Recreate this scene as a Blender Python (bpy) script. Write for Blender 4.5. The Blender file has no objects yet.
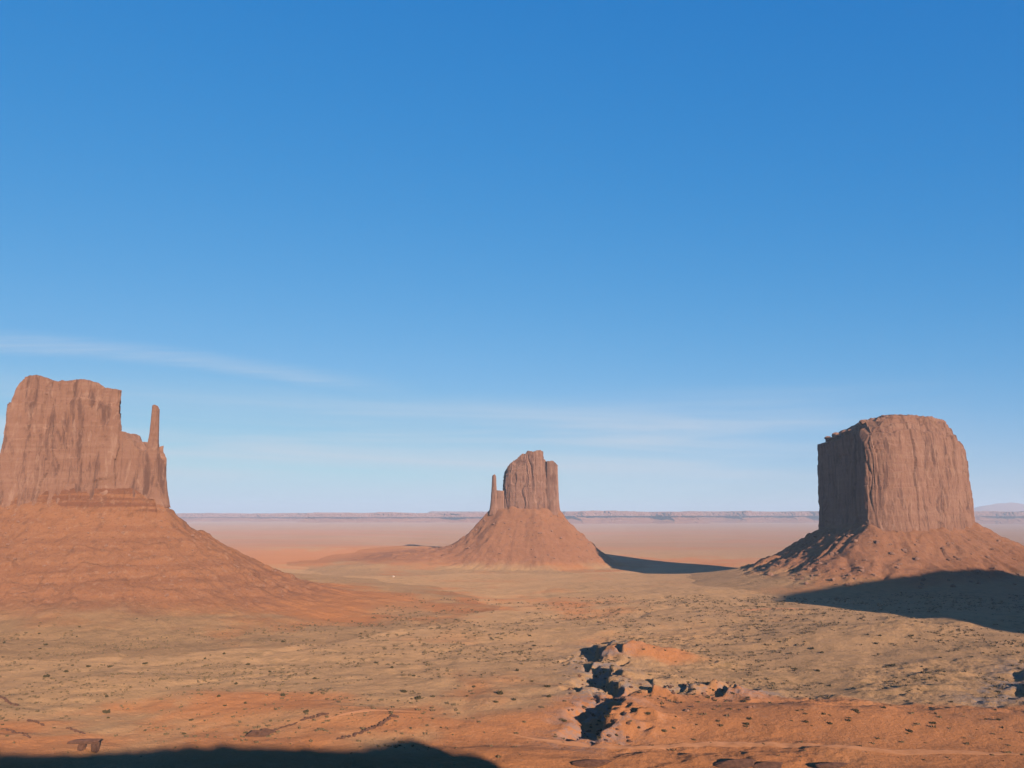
import bpy, math, random
import numpy as np
from mathutils import Vector

# ------------------------------------------------------------------ camera, sky, sun, exposure
H = 140.0                                  # eye height above the lowest valley floor
F = 850.0                                  # focal length in pixels at 1024 wide
PITCH = math.atan(131.0 / F)
SUN_EL = math.radians(13.3)
SUN_AZ = math.radians(22.5)                # sun behind the viewer, this far round to the right
TS = math.tan(SUN_EL)
SDX, SDY = math.sin(SUN_AZ), -math.cos(SUN_AZ)   # horizontal direction TOWARDS the sun

scene = bpy.context.scene
col = scene.collection
cam_d = bpy.data.cameras.new('camera')
cam_d.sensor_width = 36.0
cam_d.lens = F / 1024 * 36.0
cam_d.clip_start = 0.5
cam_d.clip_end = 200000
cam = bpy.data.objects.new('camera', cam_d)
cam.location = (0, 0, H)
cam.rotation_euler = (math.pi / 2 + PITCH, 0, 0)
col.objects.link(cam)
scene.camera = cam

world = bpy.data.worlds.new("World")
scene.world = world
world.use_nodes = True
wn = world.node_tree
wn.nodes.clear()
SKY_STRENGTH = 0.0646
SKY_TONE = [(1.22, 2.05, 4.1), (1.45, 0.66, 4.7), (3.00, 0.31, 5.5)]
sky = wn.nodes.new('ShaderNodeTexSky')
sky.sky_type = 'NISHITA'
sky.sun_disc = False
sky.sun_elevation = SUN_EL
sky.sun_rotation = math.atan2(SDX, SDY)    # 0 = +Y, towards +X
sky.altitude = 1600
sky.air_density = 1.0
sky.dust_density = 0.0
sky.ozone_density = 6.0
bg = wn.nodes.new('ShaderNodeBackground')
bg.inputs['Strength'].default_value = SKY_STRENGTH
out = wn.nodes.new('ShaderNodeOutputWorld')
# thin cirrus: the view direction met with a flat layer overhead, stretched noise
tc = wn.nodes.new('ShaderNodeTexCoord')
sep = wn.nodes.new('ShaderNodeSeparateXYZ')
wn.links.new(tc.outputs['Generated'], sep.inputs[0])


def wmath(op, a, b=None, c=None, clamp=False):
    n = wn.nodes.new('ShaderNodeMath')
    n.operation = op
    n.use_clamp = clamp
    for i, v in enumerate((a, b, c)):
        if v is None:
            continue
        if isinstance(v, (int, float)):
            n.inputs[i].default_value = v
        else:
            wn.links.new(v, n.inputs[i])
    return n.outputs[0]


zc = wmath('MAXIMUM', sep.outputs['Z'], 0.015)
zo = wmath('ADD', zc, 0.03)
cxx = wmath('DIVIDE', sep.outputs['X'], zo)
cyy = wmath('DIVIDE', sep.outputs['Y'], zo)


def wnoise(sx, sy, ox, oy, scale, detail, rough, dist=0.0):
    cmb = wn.nodes.new('ShaderNodeCombineXYZ')
    wn.links.new(wmath('MULTIPLY_ADD', cxx, sx, ox), cmb.inputs[0])
    wn.links.new(wmath('MULTIPLY_ADD', cyy, sy, oy), cmb.inputs[1])
    n = wn.nodes.new('ShaderNodeTexNoise')
    n.inputs['Scale'].default_value = scale
    n.inputs['Detail'].default_value = detail
    n.inputs['Roughness'].default_value = rough
    n.inputs['Distortion'].default_value = dist
    wn.links.new(cmb.outputs[0], n.inputs['Vector'])
    return n.outputs['Fac']


def wrange(v, a, b):
    n = wn.nodes.new('ShaderNodeMapRange')
    n.interpolation_type = 'SMOOTHSTEP'
    n.inputs[1].default_value = a
    n.inputs[2].default_value = b
    wn.links.new(v, n.inputs[0])
    return n.outputs[0]


# a band of thin cloud low over the horizon
low = wmath('MULTIPLY', wrange(sep.outputs['Z'], 0.16, 0.085), wrange(sep.outputs['Z'], 0.005, 0.06))
cmb_ = wn.nodes.new('ShaderNodeCombineXYZ')
xn = wmath('DIVIDE', sep.outputs['X'], wmath('MAXIMUM', sep.outputs['Y'], 0.05))
wn.links.new(wmath('MULTIPLY_ADD', xn, 2.0, 3.3), cmb_.inputs[0])
wn.links.new(wmath('MULTIPLY_ADD', sep.outputs['Z'], 38.0, wmath('MULTIPLY', xn, 0.8)), cmb_.inputs[1])
nb_ = wn.nodes.new('ShaderNodeTexNoise')
nb_.inputs['Scale'].default_value = 1.0
nb_.inputs['Detail'].default_value = 5
nb_.inputs['Roughness'].default_value = 0.55
nb_.inputs['Distortion'].default_value = 0.5
wn.links.new(cmb_.outputs[0], nb_.inputs['Vector'])
band = wmath('MULTIPLY', wmath('MULTIPLY', low, wrange(nb_.outputs['Fac'], 0.30, 0.78)), wrange(sep.outputs['Y'], 0.2, 0.5))
band = wmath('MULTIPLY', band, wrange(xn, 0.62, 0.25))
# one long wisp that comes down from the upper left
wz = wmath('MULTIPLY_ADD', xn, -0.1875, 0.1215)
wz = wmath('ADD', wz, wmath('MULTIPLY', wmath('MULTIPLY', xn, xn), -0.175))
wob = wmath('MULTIPLY_ADD', wnoise(1.0, 0.3, 0, 0, 0.9, 3, 0.5), 0.012, -0.006)
dz = wmath('SUBTRACT', sep.outputs['Z'], wmath('ADD', wz, wob))
line1 = wmath('MULTIPLY', wrange(dz, 0.018, 0.0), wrange(dz, -0.013, 0.0))
line1 = wmath('MULTIPLY', line1, wmath('MULTIPLY', wrange(xn, -0.08, -0.30), wrange(sep.outputs['Y'], 0.1, 0.3)))
line1 = wmath('MULTIPLY', line1, wmath('MULTIPLY_ADD', wnoise(0.5, 2.6, 1.0, 7.0, 1.9, 9, 0.72, 1.1), 2.4, -0.62, clamp=True))
cl = wmath('ADD', wmath('MULTIPLY', band, 0.8), wmath('MULTIPLY', line1, 0.42), clamp=True)
# the clear-air blue of this sky, channel by channel
sc_ = wn.nodes.new('ShaderNodeSeparateColor')
wn.links.new(sky.outputs[0], sc_.inputs[0])
cc_ = wn.nodes.new('ShaderNodeCombineColor')
for i_, (g_, p_, m_) in enumerate(SKY_TONE):
    v_ = wmath('MULTIPLY', wmath('POWER', sc_.outputs[i_], p_), g_)
    if i_ == 0:                                   # soft shoulder
        v_ = wmath('DIVIDE', v_, wmath('ADD', wmath('DIVIDE', v_, m_), 1.0))
    else:
        v_ = wmath('MINIMUM', v_, m_)
    wn.links.new(v_, cc_.inputs[i_])
mixc = wn.nodes.new('ShaderNodeMix')
mixc.data_type = 'RGBA'
wn.links.new(cl, mixc.inputs[0])
wn.links.new(cc_.outputs[0], mixc.inputs[6])
mixc.inputs[7].default_value = (4.1, 4.6, 5.3, 1)
wn.links.new(mixc.outputs[2], bg.inputs['Color'])
wn.links.new(bg.outputs[0], out.inputs['Surface'])

sun_d = bpy.data.lights.new('sun', 'SUN')
sun_d.energy = 5.0
sun_d.angle = math.radians(0.5)
sun_d.color = (1.0, 0.86, 0.72)
sun = bpy.data.objects.new('sun', sun_d)
to_sun = Vector((SDX * math.cos(SUN_EL), SDY * math.cos(SUN_EL), math.sin(SUN_EL)))
sun.rotation_euler = to_sun.to_track_quat('Z', 'Y').to_euler()
col.objects.link(sun)

scene.view_settings.view_transform = 'Standard'
scene.view_settings.look = 'None'
scene.view_settings.exposure = 1.13
scene.view_settings.gamma = 1.0
scene.render.engine = 'CYCLES'
scene.cycles.max_bounces = 4
scene.cycles.volume_bounces = 0

# ------------------------------------------------------------------ helpers
rng = np.random.default_rng(7)
random.seed(7)


def _hash(ix, iy, iz, seed):
    h = (ix.astype(np.int64) * 374761393 + iy.astype(np.int64) * 668265263
         + iz.astype(np.int64) * 2147483647 + seed * 1274126177) & 0xFFFFFFFF
    h = ((h ^ (h >> 13)) * 1274126177) & 0xFFFFFFFF
    h = ((h ^ (h >> 16)) * 2246822519) & 0xFFFFFFFF
    h = h ^ (h >> 15)
    return (h & 0xFFFFFF) / float(0xFFFFFF)


def noise(x, y, z=0.0, seed=0):
    """value noise 0..1"""
    x, y, z = np.broadcast_arrays(np.asarray(x, float), np.asarray(y, float), np.asarray(z, float))
    ix, iy, iz = np.floor(x), np.floor(y), np.floor(z)
    fx, fy, fz = x - ix, y - iy, z - iz
    fx = fx * fx * (3 - 2 * fx); fy = fy * fy * (3 - 2 * fy); fz = fz * fz * (3 - 2 * fz)
    r = 0
    for dx in (0, 1):
        for dy in (0, 1):
            for dz_ in (0, 1):
                w = (fx if dx else 1 - fx) * (fy if dy else 1 - fy) * (fz if dz_ else 1 - fz)
                r = r + w * _hash(ix + dx, iy + dy, iz + dz_, seed)
    return r


def fbm(x, y, z=0.0, seed=0, octv=4, g=0.5):
    """about -1..1"""
    s = 0; a = 1.0; t = 0; f = 1.0
    for k in range(octv):
        s = s + a * (noise(np.asarray(x) * f, np.asarray(y) * f, np.asarray(z) * f, seed + k * 17) * 2 - 1)
        t += a; a *= g; f *= 2.03
    return s / t * 1.6


def sstep(a, b, v):
    t = np.clip((np.asarray(v, float) - a) / (b - a), 0, 1)
    return t * t * (3 - 2 * t)


def P(px, py, Y):
    """the world point at distance Y ahead that stands at this place in the view"""
    cp, sp = math.cos(PITCH), math.sin(PITCH)
    u = (px - 512) / F; v = (384 - py) / F
    d = (u, cp - v * sp, sp + v * cp)
    t = Y / d[1]
    return (u * t, Y, H + d[2] * t)


def dist_poly(x, y, poly):
    """signed distance to a closed polygon, negative inside"""
    x = np.asarray(x, float); y = np.asarray(y, float)
    d = np.full(x.shape, 1e18); inside = np.zeros(x.shape, bool)
    n = len(poly)
    for i in range(n):
        ax, ay = poly[i]; bx, by = poly[(i + 1) % n]
        ex, ey = bx - ax, by - ay
        wx, wy = x - ax, y - ay
        t = np.clip((wx * ex + wy * ey) / (ex * ex + ey * ey), 0, 1)
        d = np.minimum(d, (wx - ex * t) ** 2 + (wy - ey * t) ** 2)
        c = ((ay > y) != (by > y)) & (x < (bx - ax) * (y - ay) / ((by - ay) if by != ay else 1e-9) + ax)
        inside ^= c
    d = np.sqrt(d)
    return np.where(inside, -d, d)


def dist_line(x, y, pts):
    """distance to an open polyline, side (+ right of travel), parameter along it 0..1"""
    best = np.full(np.shape(x), 1e18); side = np.zeros(np.shape(x)); par = np.zeros(np.shape(x))
    n = len(pts) - 1
    for i in range(n):
        ax, ay = pts[i]; bx, by = pts[i + 1]
        ex, ey = bx - ax, by - ay
        wx, wy = x - ax, y - ay
        t = np.clip((wx * ex + wy * ey) / (ex * ex + ey * ey), 0, 1)
        dd = (wx - ex * t) ** 2 + (wy - ey * t) ** 2
        m = dd < best
        best = np.where(m, dd, best)
        side = np.where(m, np.sign(wx * ey - wy * ex), side)
        par = np.where(m, (i + t) / n, par)
    return np.sqrt(best), side, par


def mesh_obj(name, verts, faces, mat, parent=None, smooth=False, origin=(0, 0, 0)):
    """verts (n,3) array, faces (m,3 or 4) int array or list of such arrays"""
    v = np.asarray(verts, float) - np.asarray(origin, float)
    fl = faces if isinstance(faces, list) else [faces]
    me = bpy.data.meshes.new(name)
    me.vertices.add(len(v))
    me.vertices.foreach_set('co', v.astype(np.float32).ravel())
    loops = np.concatenate([np.asarray(f, np.int32).ravel() for f in fl])
    totals = np.concatenate([np.full(len(f), f.shape[1], np.int32) for f in fl])
    starts = np.concatenate([[0], np.cumsum(totals)[:-1]]).astype(np.int32)
    me.loops.add(len(loops))
    me.loops.foreach_set('vertex_index', loops)
    me.polygons.add(len(totals))
    me.polygons.foreach_set('loop_start', starts)
    me.polygons.foreach_set('loop_total', totals)
    me.polygons.foreach_set('use_smooth', np.full(len(totals), smooth))
    me.update(calc_edges=True)
    me.validate()
    me.materials.append(mat)
    o = bpy.data.objects.new(name, me)
    if parent is not None:
        o.parent = parent
    else:
        o.location = origin
    col.objects.link(o)
    return o


def set_attr(o, name, vals):
    a = o.data.attributes.new(name, 'FLOAT', 'POINT')
    a.data.foreach_set('value', np.asarray(vals, np.float32))


def tag(o, label=None, cat=None, group=None, kind=None):
    for k, v in (('label', label), ('category', cat), ('group', group), ('kind', kind)):
        if v:
            o[k] = v
    return o


def empty(name, loc):
    o = bpy.data.objects.new(name, None)
    o.location = loc
    o.empty_display_size = 10
    col.objects.link(o)
    return o


# ------------------------------------------------------------------ materials
ALBEDO = (0.87, 0.81, 0.77)      # one trim for all the rock and soil colours


class NT:
    def __init__(s, name):
        s.m = bpy.data.materials.new(name)
        s.m.use_nodes = True
        s.t = s.m.node_tree
        s.b = s.t.nodes['Principled BSDF']
        s.b.inputs['Roughness'].default_value = 0.95
        s.b.inputs['Diffuse Roughness'].default_value = 1.0
        s.b.inputs['Specular IOR Level'].default_value = 0.12
        g = s.t.nodes.new('ShaderNodeNewGeometry')
        s.pos = g.outputs['Position']
        s.nrm = g.outputs['Normal']

    def vec(s, sc, off=(0, 0, 0)):
        n = s.t.nodes.new('ShaderNodeMapping')
        n.inputs['Scale'].default_value = sc
        n.inputs['Location'].default_value = off
        s.t.links.new(s.pos, n.inputs['Vector'])
        return n.outputs[0]

    def noise(s, sc, detail=4, rough=0.55, dist=0.0, off=(0, 0, 0)):
        if isinstance(sc, (int, float)):
            sc = (sc, sc, sc)
        n = s.t.nodes.new('ShaderNodeTexNoise')
        n.inputs['Scale'].default_value = 1
        n.inputs['Detail'].default_value = detail
        n.inputs['Roughness'].default_value = rough
        n.inputs['Distortion'].default_value = dist
        s.t.links.new(s.vec(sc, off), n.inputs['Vector'])
        return n.outputs['Fac']

    def ramp(s, v, a, b, lo=0.0, hi=1.0):
        n = s.t.nodes.new('ShaderNodeMapRange')
        n.interpolation_type = 'SMOOTHSTEP'
        n.inputs[1].default_value = a; n.inputs[2].default_value = b
        n.inputs[3].default_value = lo; n.inputs[4].default_value = hi
        s.t.links.new(v, n.inputs[0])
        return n.outputs[0]

    def math(s, op, a, b, clamp=False):
        n = s.t.nodes.new('ShaderNodeMath')
        n.operation = op; n.use_clamp = clamp
        for i, v in enumerate((a, b)):
            if isinstance(v, (int, float)):
                n.inputs[i].default_value = v
            else:
                s.t.links.new(v, n.inputs[i])
        return n.outputs[0]

    def mix(s, f, a, b, mode='MIX'):
        n = s.t.nodes.new('ShaderNodeMix')
        n.data_type = 'RGBA'; n.blend_type = mode
        for i, v in ((0, f), (6, a), (7, b)):
            if isinstance(v, (int, float)):
                n.inputs[i].default_value = v
            elif isinstance(v, tuple):
                n.inputs[i].default_value = (v[0] * ALBEDO[0], v[1] * ALBEDO[1], v[2] * ALBEDO[2], 1)
            else:
                s.t.links.new(v, n.inputs[i])
        return n.outputs[2]

    def attr(s, name):
        n = s.t.nodes.new('ShaderNodeAttribute')
        n.attribute_name = name
        return n.outputs['Fac']

    def bump(s, h, strength, dist):
        n = s.t.nodes.new('ShaderNodeBump')
        n.inputs['Strength'].default_value = strength
        n.inputs['Distance'].default_value = dist
        s.t.links.new(h, n.inputs['Height'])
        s.t.links.new(n.outputs[0], s.b.inputs['Normal'])

    def out(s, c):
        if isinstance(c, tuple):
            s.b.inputs['Base Color'].default_value = (*c, 1)
        else:
            s.t.links.new(c, s.b.inputs['Base Color'])
        return s.m


def soil(n, v):
    """bare orange sand, tan soil with scrub, olive patches"""
    red = n.mix(n.noise(0.006, 4), (0.252, 0.100, 0.038), (0.315, 0.136, 0.055))
    tan = n.mix(n.noise(0.02, 5, 0.6), (0.238, 0.141, 0.070), (0.292, 0.174, 0.087))
    olive = n.mix(n.noise(0.05, 4, 0.6, off=(9, 3, 0)), (0.122, 0.076, 0.034), (0.185, 0.115, 0.055))
    patch = n.ramp(n.noise(0.009, 5, 0.62, 0.4), 0.36, 0.64)
    f1 = n.ramp(n.math('ADD', v, n.math('MULTIPLY', patch, 0.5)), 0.35, 0.95)
    c = n.mix(f1, red, tan)
    fine = n.ramp(n.noise(0.11, 6, 0.75), 0.46, 0.60)
    f2 = n.math('MULTIPLY', n.math('MULTIPLY', fine, n.ramp(v, 0.25, 0.95)), n.ramp(n.noise(0.018, 4, 0.6, off=(40, 0, 0)), 0.36, 0.62, 0.2, 0.9))
    c = n.mix(f2, c, olive)
    c = n.mix(n.ramp(n.noise(0.55, 3, 0.7), 0.56, 0.72, 0, 0.4), c, (0.105, 0.050, 0.027))
    return n.mix(n.ramp(n.noise(0.16, 4, 0.7, off=(3, 33, 0)), 0.55, 0.75, 0, 0.4), c, (0.320, 0.185, 0.110))


def mat_ground():
    n = NT('desert_ground')
    c = soil(n, n.attr('scrub'))
    c = n.mix(n.math('MULTIPLY', n.math('MULTIPLY', n.attr('clay'), 0.75), n.ramp(n.noise(0.22, 5, 0.75), 0.40, 0.56)), c, n.mix(n.noise(0.3, 4, 0.7), (0.10, 0.088, 0.090), (0.21, 0.180, 0.178)))
    c = n.mix(n.math('MULTIPLY', n.attr('far_soil'), 0.65), c, n.mix(n.noise((0.0008, 0.003, 0.001), 5, 0.65), (0.145, 0.090, 0.066), (0.27, 0.163, 0.120)))  # paler, less red soil colour blended in far from the viewer
    n.bump(n.noise(0.35, 6, 0.7), 0.8, 1.8)
    return n.out(c)


def mat_talus():
    n = NT('talus_debris')
    c = n.mix(n.noise(0.01, 5, 0.6), (0.182, 0.078, 0.038), (0.228, 0.103, 0.052))
    band = n.ramp(n.noise((0.003, 0.003, 0.13), 4, 0.6, 0.3), 0.46, 0.58)
    c = n.mix(n.math('MULTIPLY', band, n.attr('beds')), c, (0.130, 0.052, 0.029))
    c = n.mix(n.ramp(n.noise(0.09, 6, 0.75), 0.50, 0.66, 0, 0.6), c, (0.100, 0.047, 0.028))
    c = n.mix(n.ramp(n.noise(0.14, 5, 0.75, off=(8, 8, 8)), 0.52, 0.70, 0, 0.6), c, (0.250, 0.146, 0.096))
    c = n.mix(n.ramp(n.noise(0.45, 3, 0.75, off=(2, 7, 1)), 0.54, 0.66, 0, 0.55), c, (0.095, 0.044, 0.027))
    c = n.mix(n.attr('debris'), soil(n, n.attr('scrub')), c)
    n.bump(n.noise(0.25, 6, 0.75), 1.0, 3.0)
    return n.out(c)


def mat_rock(name, a, b, streak, pale):
    n = NT(name)
    c = n.mix(n.noise(0.015, 5, 0.6), a, b)
    bed = n.ramp(n.noise((0.006, 0.006, 0.10), 5, 0.65, 0.5), 0.42, 0.66, 0, 0.28)
    c = n.mix(bed, c, pale)
    st = n.ramp(n.noise((0.055, 0.055, 0.010), 8, 0.74, 0.7), 0.49, 0.63, 0, 0.78)
    c = n.mix(st, c, streak)
    st2 = n.ramp(n.noise((0.12, 0.12, 0.030), 5, 0.7, 0.5, (20, 5, 2)), 0.54, 0.68, 0, 0.6)
    c = n.mix(st2, c, pale)
    c = n.mix(n.ramp(n.noise(0.3, 5, 0.75), 0.54, 0.7, 0, 0.4), c, streak)
    n.bump(n.noise((0.35, 0.35, 0.12), 6, 0.75), 0.9, 2.4)
    return n.out(c)


def mat_simple(name, a, b, sc, bump=0.5, bd=0.3):
    n = NT(name)
    c = n.mix(n.ramp(n.noise(sc, 5, 0.65), 0.35, 0.65), a, b)
    if bump:
        n.bump(n.noise(sc * 4, 4, 0.7), bump, bd)
    return n.out(c)


M_GROUND = mat_ground()
M_TALUS = mat_talus()
M_ROCK_A = mat_rock('sandstone_cliff', (0.158, 0.079, 0.052), (0.200, 0.102, 0.067), (0.072, 0.035, 0.026), (0.270, 0.162, 0.116))
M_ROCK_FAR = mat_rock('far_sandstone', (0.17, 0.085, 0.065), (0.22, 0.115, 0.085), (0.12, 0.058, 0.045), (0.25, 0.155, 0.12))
M_LEDGE_SHADE = mat_simple('shade_toned_ledge_rock', (0.06, 0.030, 0.021), (0.10, 0.050, 0.033), 0.6)  # dark colour stands in for the shade under and between ledges
M_BOULDER = mat_simple('boulder_rock', (0.15, 0.075, 0.050), (0.22, 0.12, 0.082), 0.3, 0.8, 0.5)
M_PALE = mat_simple('pale_rock', (0.36, 0.27, 0.22), (0.46, 0.36, 0.30), 0.3, 0.3, 0.3)
M_ROAD = mat_simple('graded_dirt', (0.225, 0.104, 0.049), (0.265, 0.126, 0.062), 0.12, 0.3, 0.3)
M_SAGE = mat_simple('sagebrush_leaves', (0.085, 0.056, 0.030), (0.13, 0.090, 0.050), 0.8, 0)
M_JUNIPER = mat_simple('juniper_leaves', (0.040, 0.030, 0.014), (0.060, 0.046, 0.022), 0.8, 0)

# ------------------------------------------------------------------ terrain shape
W_POLY = [P(-70, 480, 1190)[:2], P(3, 480, 1155)[:2], P(60, 480, 1135)[:2], P(124, 480, 1142)[:2], P(160, 490, 1150)[:2],
          (-484, 1190), (-545, 1240), (-612, 1350), (-720, 1390), (-800, 1280)]
E_POLY = [P(491, 500, 2480)[:2], P(505, 500, 2430)[:2], P(535, 500, 2410)[:2], P(557, 500, 2440)[:2], (138, 2540), (90, 2640), (0, 2640), (-55, 2560)]
M_A = P(868, 500, 1476)[:2]; M_B = P(816, 500, 1790)[:2]; M_C = P(975, 500, 1650)[:2]
M_POLY = [M_A, P(925, 500, 1520)[:2], M_C, (890, 1750), (820, 1900), (700, 1900), M_B]
# (distance from the cliff foot, height above the plain)
W_PROF = ([0, 20, 42, 76, 138, 190, 245, 330, 430], [140, 116, 97, 76, 44, 24, 13, 5, 0])
E_PROF = ([0, 25, 70, 110, 150, 190, 260], [158, 128, 82, 45, 16, 4, 0])
E_PROF_L = ([0, 70, 110, 150, 330, 560], [158, 84, 58, 44, 22, 0])
M_PROF = ([0, 57, 95, 140, 200, 300], [90, 56, 36, 18, 6, 0])

MESA_POLY = [(727, 258), (781, 355), (936, 498), (1097, 606), (1183, 540), (1400, 500), (1560, 100), (1330, -330), (960, -310), (850, -60)]


def shadow_ridge_profile():
    """height of an unseen ridge added behind the viewer, shaped by where its shadow ends"""
    edge = [(-60, 748), (0, 752), (20, 757), (60, 757), (95, 751), (130, 750), (170, 747), (210, 745), (250, 746), (300, 748), (350, 750),
            (370, 746), (385, 740), (405, 737.5), (420, 742), (430, 750), (460, 753), (480, 757), (492, 762), (500, 775), (506, 860), (600, 900), (760, 900), (1024, 900)]
    xs, zs = [], []
    for px, py in edge:
        # ground at about z = 24
        lo, hi = 200.0, 900.0
        for _ in range(40):
            mid = (lo + hi) / 2
            if P(px, py, mid)[2] > 23.5: lo = mid
            else: hi = mid
        gx, gy, gz = P(px, py, lo)
        d = (gy + 40) / -SDY
        xs.append(gx + SDX * d); zs.append(gz + d * TS)
    return np.array(xs), np.array(zs)


RIDGE_X, RIDGE_Z = shadow_ridge_profile()

# wash (ravine) and little scarps in front
def gp(px, py, z=22.0):
    lo, hi = 150.0, 6000.0
    for _ in range(50):
        mid = (lo + hi) / 2
        if P(px, py, mid)[2] > z: lo = mid
        else: hi = mid
    return P(px, py, lo)[:2]


SCARPS = [  # (points near to far, drop to the west of it, fall-off east, floor width west, depth of floor)
    ([gp(596, 744), gp(604, 733), gp(612, 718), gp(620, 706)], 5.0, 30, 22, 6.5),
    ([gp(620, 706), gp(612, 698), gp(606, 692)], 4.0, 24, 12, 2.5),
    ([gp(602, 694), gp(611, 684), gp(617, 673)], 5.5, 36, 20, 6.5),
    ([gp(596, 667), gp(604, 653), gp(613, 642)], 7.5, 50, 18, 5.0),
    ([gp(645, 704), gp(650, 697)], 4.5, 16, 8, 2.0),
    ([gp(642, 730), gp(647, 725)], 3.5, 10, 6, 1.5),
    ([gp(724, 704), gp(730, 695)], 3.5, 22, 10, 2.0),
    ([gp(704, 698), gp(708, 690)], 4.0, 14, 9, 2.0),
    ([gp(688, 700), gp(690, 693)], 3.5, 12, 8, 1.5),
    ([gp(1024, 700), gp(1030, 690)], 2.5, 16, 9, 1.5),
    ([gp(1016, 684), gp(1024, 678)], 2.5, 16, 9, 1.5),
]
_rs = random.Random(11)
for _ in range(46):
    _px = _rs.choice((_rs.uniform(570, 640), _rs.uniform(570, 640), _rs.uniform(620, 760)))
    _py = _rs.uniform(655, 742) if _px < 640 else _rs.uniform(682, 712)
    _l = _rs.uniform(2, 8)
    _h = _rs.uniform(0.5, 1.7)
    SCARPS.append(([gp(_px, _py), gp(_px + _rs.uniform(-2, 7), _py - _l)], _h, _rs.uniform(8, 18), _rs.uniform(4, 9), _h + _rs.uniform(0.5, 2.0)))
WASH = [[gp(590, 742), gp(600, 720), gp(604, 700), gp(603, 680), gp(598, 665), gp(608, 645)], [gp(612, 700), gp(650, 696), gp(700, 694), gp(740, 700), gp(765, 697)], [gp(985, 705), gp(1005, 690), gp(1030, 672)]]
MOUNDS = [(*gp(652, 660), 34, 24, 6.0), (*gp(900, 728), 120, 34, 5.0), (*gp(780, 722), 70, 30, 4.0), (*gp(330, 722), 60, 22, 3.5),
          (*gp(870, 640), 120, 60, 4.0), (*gp(620, 748), 90, 16, -2.0), (-310, 3030, 420, 230, 26.0), (*gp(200, 690), 130, 80, 3.0)]


def height(x, y):
    x = np.asarray(x, float); y = np.asarray(y, float)
    r = np.hypot(x, y)
    # broad valley floor: a bench in front that falls away to a lower basin, then a slow rise and fall
    z = 24 - 27 * sstep(1690, 1960, y - 0.10 * x + 60 * fbm(x / 300, 0.5, 0, 90, 3) + 90 * sstep(250, 400, x) * sstep(750, 600, x)) * (1 - 0.55 * sstep(-100, -900, x))
    z = z + 10 * sstep(2600, 3400, y) - 8 * sstep(3600, 6000, y) - 6 * sstep(6000, 12000, r)
    z = z + 10 * sstep(1150, 1560, y) * (1 - sstep(1640, 1900, y)) * sstep(150, 700, x)
    z = z + 5 * fbm(x / 420, y / 420, 0, 3, 3) * sstep(300, 700, r) * (1 - 0.6 * sstep(1300, 2000, r) * (1 - sstep(3500, 5000, r)))
    amp = 1 - 0.8 * sstep(1100, 1700, r)
    z = z + 2.0 * fbm(x / 95, y / 70, 0, 5, 3) * amp
    z = z + 0.9 * fbm(x / 24, y / 20, 0, 8, 4) * amp
    # low gullies draining to the wash
    gl = np.abs(fbm(x / 130 + 5, y / 190, 0, 12, 3))
    z = z - 1.2 * np.exp(-(gl / 0.14) ** 2) * amp * sstep(420, 560, y)
    rough = sstep(560, 640, x / np.maximum(y, 1) * F + 512) * sstep(380, 450, y) * (1 - sstep(900, 1100, y))
    z = z + 2.6 * np.abs(fbm(x / 30, y / 24, 0, 21, 5, 0.6)) * rough * sstep(0.40, 0.6, noise(x / 70, y / 60, 0, 31))
    for pts, hgt, east, wfl, dep in SCARPS:
        mg = max(east, wfl) * 2.2 + 22
        x0 = min(p[0] for p in pts) - mg; x1 = max(p[0] for p in pts) + mg
        y0 = min(p[1] for p in pts) - mg; y1 = max(p[1] for p in pts) + mg
        m = (x > x0) & (x < x1) & (y > y0) & (y < y1)
        if not m.any():
            continue
        wx = x[m] + 7 * fbm(x[m] / 17, y[m] / 20, 0, 44, 3, 0.5); wy = y[m] + 7 * fbm(x[m] / 15, y[m] / 20, 0, 45, 3, 0.5)
        d, s, t = dist_line(wx, wy, pts)
        sd = d * s
        L = math.hypot(pts[0][0] - pts[-1][0], pts[0][1] - pts[-1][1])
        tp = sstep(0, 0.3, t) * sstep(1, 0.7, t)
        end = np.where((t <= 0) | (t >= 1), np.exp(-(d / max(6, 0.25 * hgt)) ** 2), 1.0)
        up = np.where(sd > 0, sstep(0, 2.2, sd) * np.exp(-(np.maximum(sd - 2, 0) / east) ** 2), 0)
        up = up * np.exp(-(np.maximum(d - 2, 0) * ((t <= 0) | (t >= 1)) / (east * 0.5)) ** 2)
        dn = np.where(sd <= 0, sstep(0, -2.0, sd) * (1 - sstep(wfl * 0.5, wfl * 1.3, -sd)), 0) * end
        z[m] = z[m] + (hgt * up - dep * dn) * (0.12 + 0.88 * tp)
    for mx, my, rx, ry, mh in MOUNDS:
        z = z + mh * np.exp(-((x - mx) / rx) ** 2 - ((y - my) / ry) ** 2)
    # the slope and cliff below the viewer's rim, and the unseen shadow-casting ridge behind
    rz = np.interp(x, RIDGE_X, RIDGE_Z) + 1.1 * fbm(x / 8, 0.3, 0, 66, 4, 0.6)
    slope = 20 + 88 * np.clip(1 - (y - 4) / 330, 0, 1) ** 2.1 + 3 * fbm(x / 30, y / 30, 0, 70, 4) * sstep(4, 60, y)
    slope = slope + 5 * sstep(0.5, 0.62, noise(x / 25, y / 60, 0, 77)) * sstep(14, 50, y) * (1 - sstep(100, 250, y))
    near = 1 - sstep(250, 395, y)
    z = z * (1 - near) + slope * near
    shelf = 137.4 + 0.3 * fbm(x / 6, y / 6, 0, 67, 3) - 30 * sstep(150, 182, x)  # lowered out of view on the right to keep the near ground sunlit
    top = shelf + (rz - shelf) * sstep(-14, -40, y) - 0.004 * np.maximum(-y, 0) - 12 * sstep(-500, -3000, y)  # climbs into the ridge put in behind the viewer to cast the near shadow
    z = np.where(y < 5, np.where(y < -1, top, top + (slope - top) * sstep(-1, 5, y)), z)
    return z


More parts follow.
